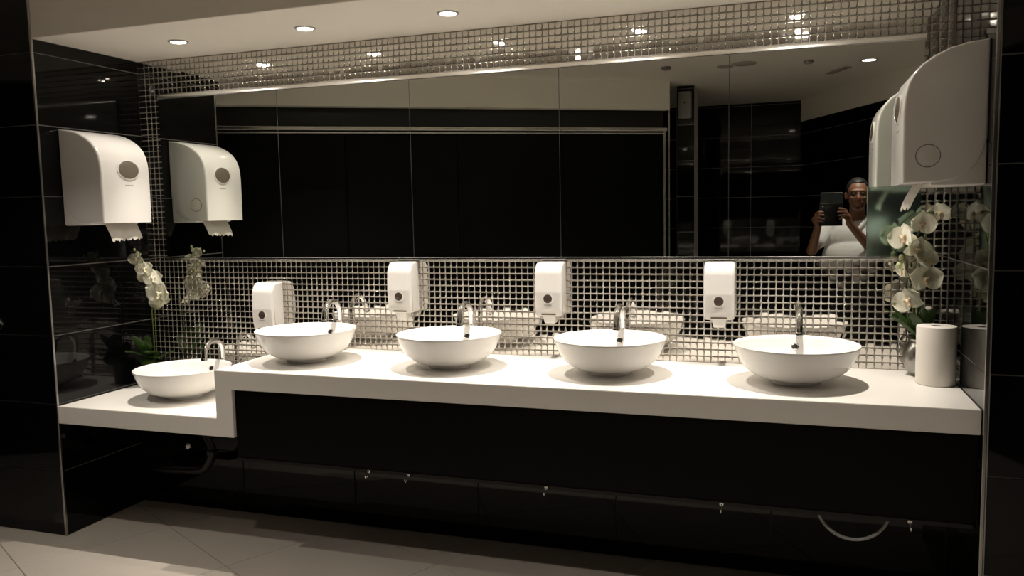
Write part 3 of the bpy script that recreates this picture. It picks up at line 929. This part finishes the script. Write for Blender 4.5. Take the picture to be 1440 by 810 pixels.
# hair
bm = bmesh.new()
ell(bm, Q((HX, HY-.018, HZ+.044)), (.085, .100, .096))
ell(bm, Q((HX, HY-.052, HZ+.000)), (.076, .062, .080))
for v in bm.verts:
    y, z = v.co.y - (HY-PY), v.co.z - HZ
    if y > .050 and z < .085: v.co.y = (HY-PY) + .035
hr = obj('hair', bm, M['hair'], man); remesh(hr, .006, 2)
# eyes, glasses
for sx in (-1, 1):
    bm = bmesh.new(); ell(bm, (0, 0, 0), (.0125, .010, .008))
    obj('eye', bm, M['eye'], man, Q((HX + sx*.030, HY+.076, HZ+.012)), smooth=170)
bm = bmesh.new()
for sx in (-1, 1):
    ring = [Q((HX + sx*.031 + .026*math.cos(a), HY+.096, HZ+.008 + .017*math.sin(a))) for a in [2*math.pi*k/20 for k in range(21)]]
    add_tube(bm, ring, .0017, 6)
    add_tube(bm, [Q((HX+sx*.057, HY+.095, HZ+.014)), Q((HX+sx*.084, HY+.06, HZ+.016)), Q((HX+sx*.088, HY-.01, HZ+.010))], .0016, 6)
add_tube(bm, [Q((HX-.006, HY+.097, HZ+.014)), Q((HX+.006, HY+.097, HZ+.014))], .0017, 6)
gl = obj('glasses', bm, M['glasses'], man, smooth=60)
# moustache and goatee
bm = bmesh.new()
for sx in (-1, 1):
    caps(bm, Q((HX, HY+.083, HZ-.043)), Q((HX + sx*.026, HY+.072, HZ-.052)), .0075, .005, 10)
    caps(bm, Q((HX + sx*.026, HY+.072, HZ-.052)), Q((HX + sx*.024, HY+.068, HZ-.085)), .005, .006, 10)
ell(bm, Q((HX-.001, HY+.066, HZ-.096)), (.022, .015, .014))
gt = obj('beard', bm, M['stubble'], man); remesh(gt, .004, 2)
# shirt: trunk and short sleeves over the body, ending at the waist
bm = bmesh.new()
ell(bm, Q(chest), (.210, .128, .165)); ell(bm, Q((3.525, -3.672, 1.00)), (.215, .158, .175)); ell(bm, Q((pel[0], pel[1], .90)), (.200, .140, .115))
caps(bm, Q(shL), Q(shR), .066, .066)
caps(bm, Q((3.552, -3.680, 1.225)), Q((3.560, -3.672, 1.255)), .10, .078)
for sh, el in ((shL, elL), (shR, elR)):
    mid = tuple(Vector(sh)*.42 + Vector(el)*.58)
    caps(bm, Q(sh), Q(mid), .068, .064)
sh_ = obj('shirt', bm, M['shirt'], man); remesh(sh_, .007, 3)
bm = bmesh.new()
for sx in (-1, 1):
    pts = smooth_path([Q((3.560, -3.735, 1.318)), Q((3.560 + sx*.062, -3.705, 1.315)), Q((3.560 + sx*.070, -3.650, 1.300)), Q((3.560 + sx*.042, -3.600, 1.268)), Q((3.560 + sx*.014, -3.570, 1.222))], 5)
    add_tube(bm, pts, [.018]*(len(pts)-4) + [.017, .015, .012, .008], 8)
obj('collar', bm, M['shirt'], man, smooth=60)
bm = bmesh.new()
ell(bm, Q((pel[0], pel[1], .84)), (.196, .134, .100))
for sx in (-1, 1):
    hip = (3.552 + sx*.082, -3.68, .80); kn = (3.552 + sx*.095, -3.665, .46); an = (3.552 + sx*.10, -3.70, .10)
    caps(bm, Q(hip), Q(kn), .094, .070); caps(bm, Q(kn), Q(an), .070, .058)
tr = obj('trousers', bm, M['trousers'], man); remesh(tr, .009, 3)
for sx in (-1, 1):
    bm = bmesh.new()
    ax = 3.552 + sx*.10
    caps(bm, Q((ax, -3.715, .046)), Q((ax+sx*.02, -3.545, .040)), .046, .040)
    for v in bm.verts: v.co.z = max(v.co.z, 0.002)
    obj('shoe', bm, M['shoe'], man, smooth=60)
# the tablet he holds
tb = obj('tablet', box(3.276, 3.440, -3.3530, -3.3430, 1.256, 1.424, bev=.003, seg=2), M['tablet'], smooth=40)
tag(tb, 'black tablet held up in both hands by the man in the mirror', 'tablet')
obj('edge_band', box(3.279, 3.437, -3.3515, -3.3445, 1.4242, 1.4262), M['trim'], tb)
obj('cover_flap', box(3.283, 3.443, -3.3600, -3.3562, 1.33, 1.507, bev=.0015), M['tablet_flap'], tb)
obj('camera_lens', lathe([(.006, 0), (.006, .002), (0, .0025)], 16, Matrix.Translation((3.300, -3.3430, 1.405)) @ Matrix.Rotation(R(-90), 4, 'X')), M['trim'], tb)
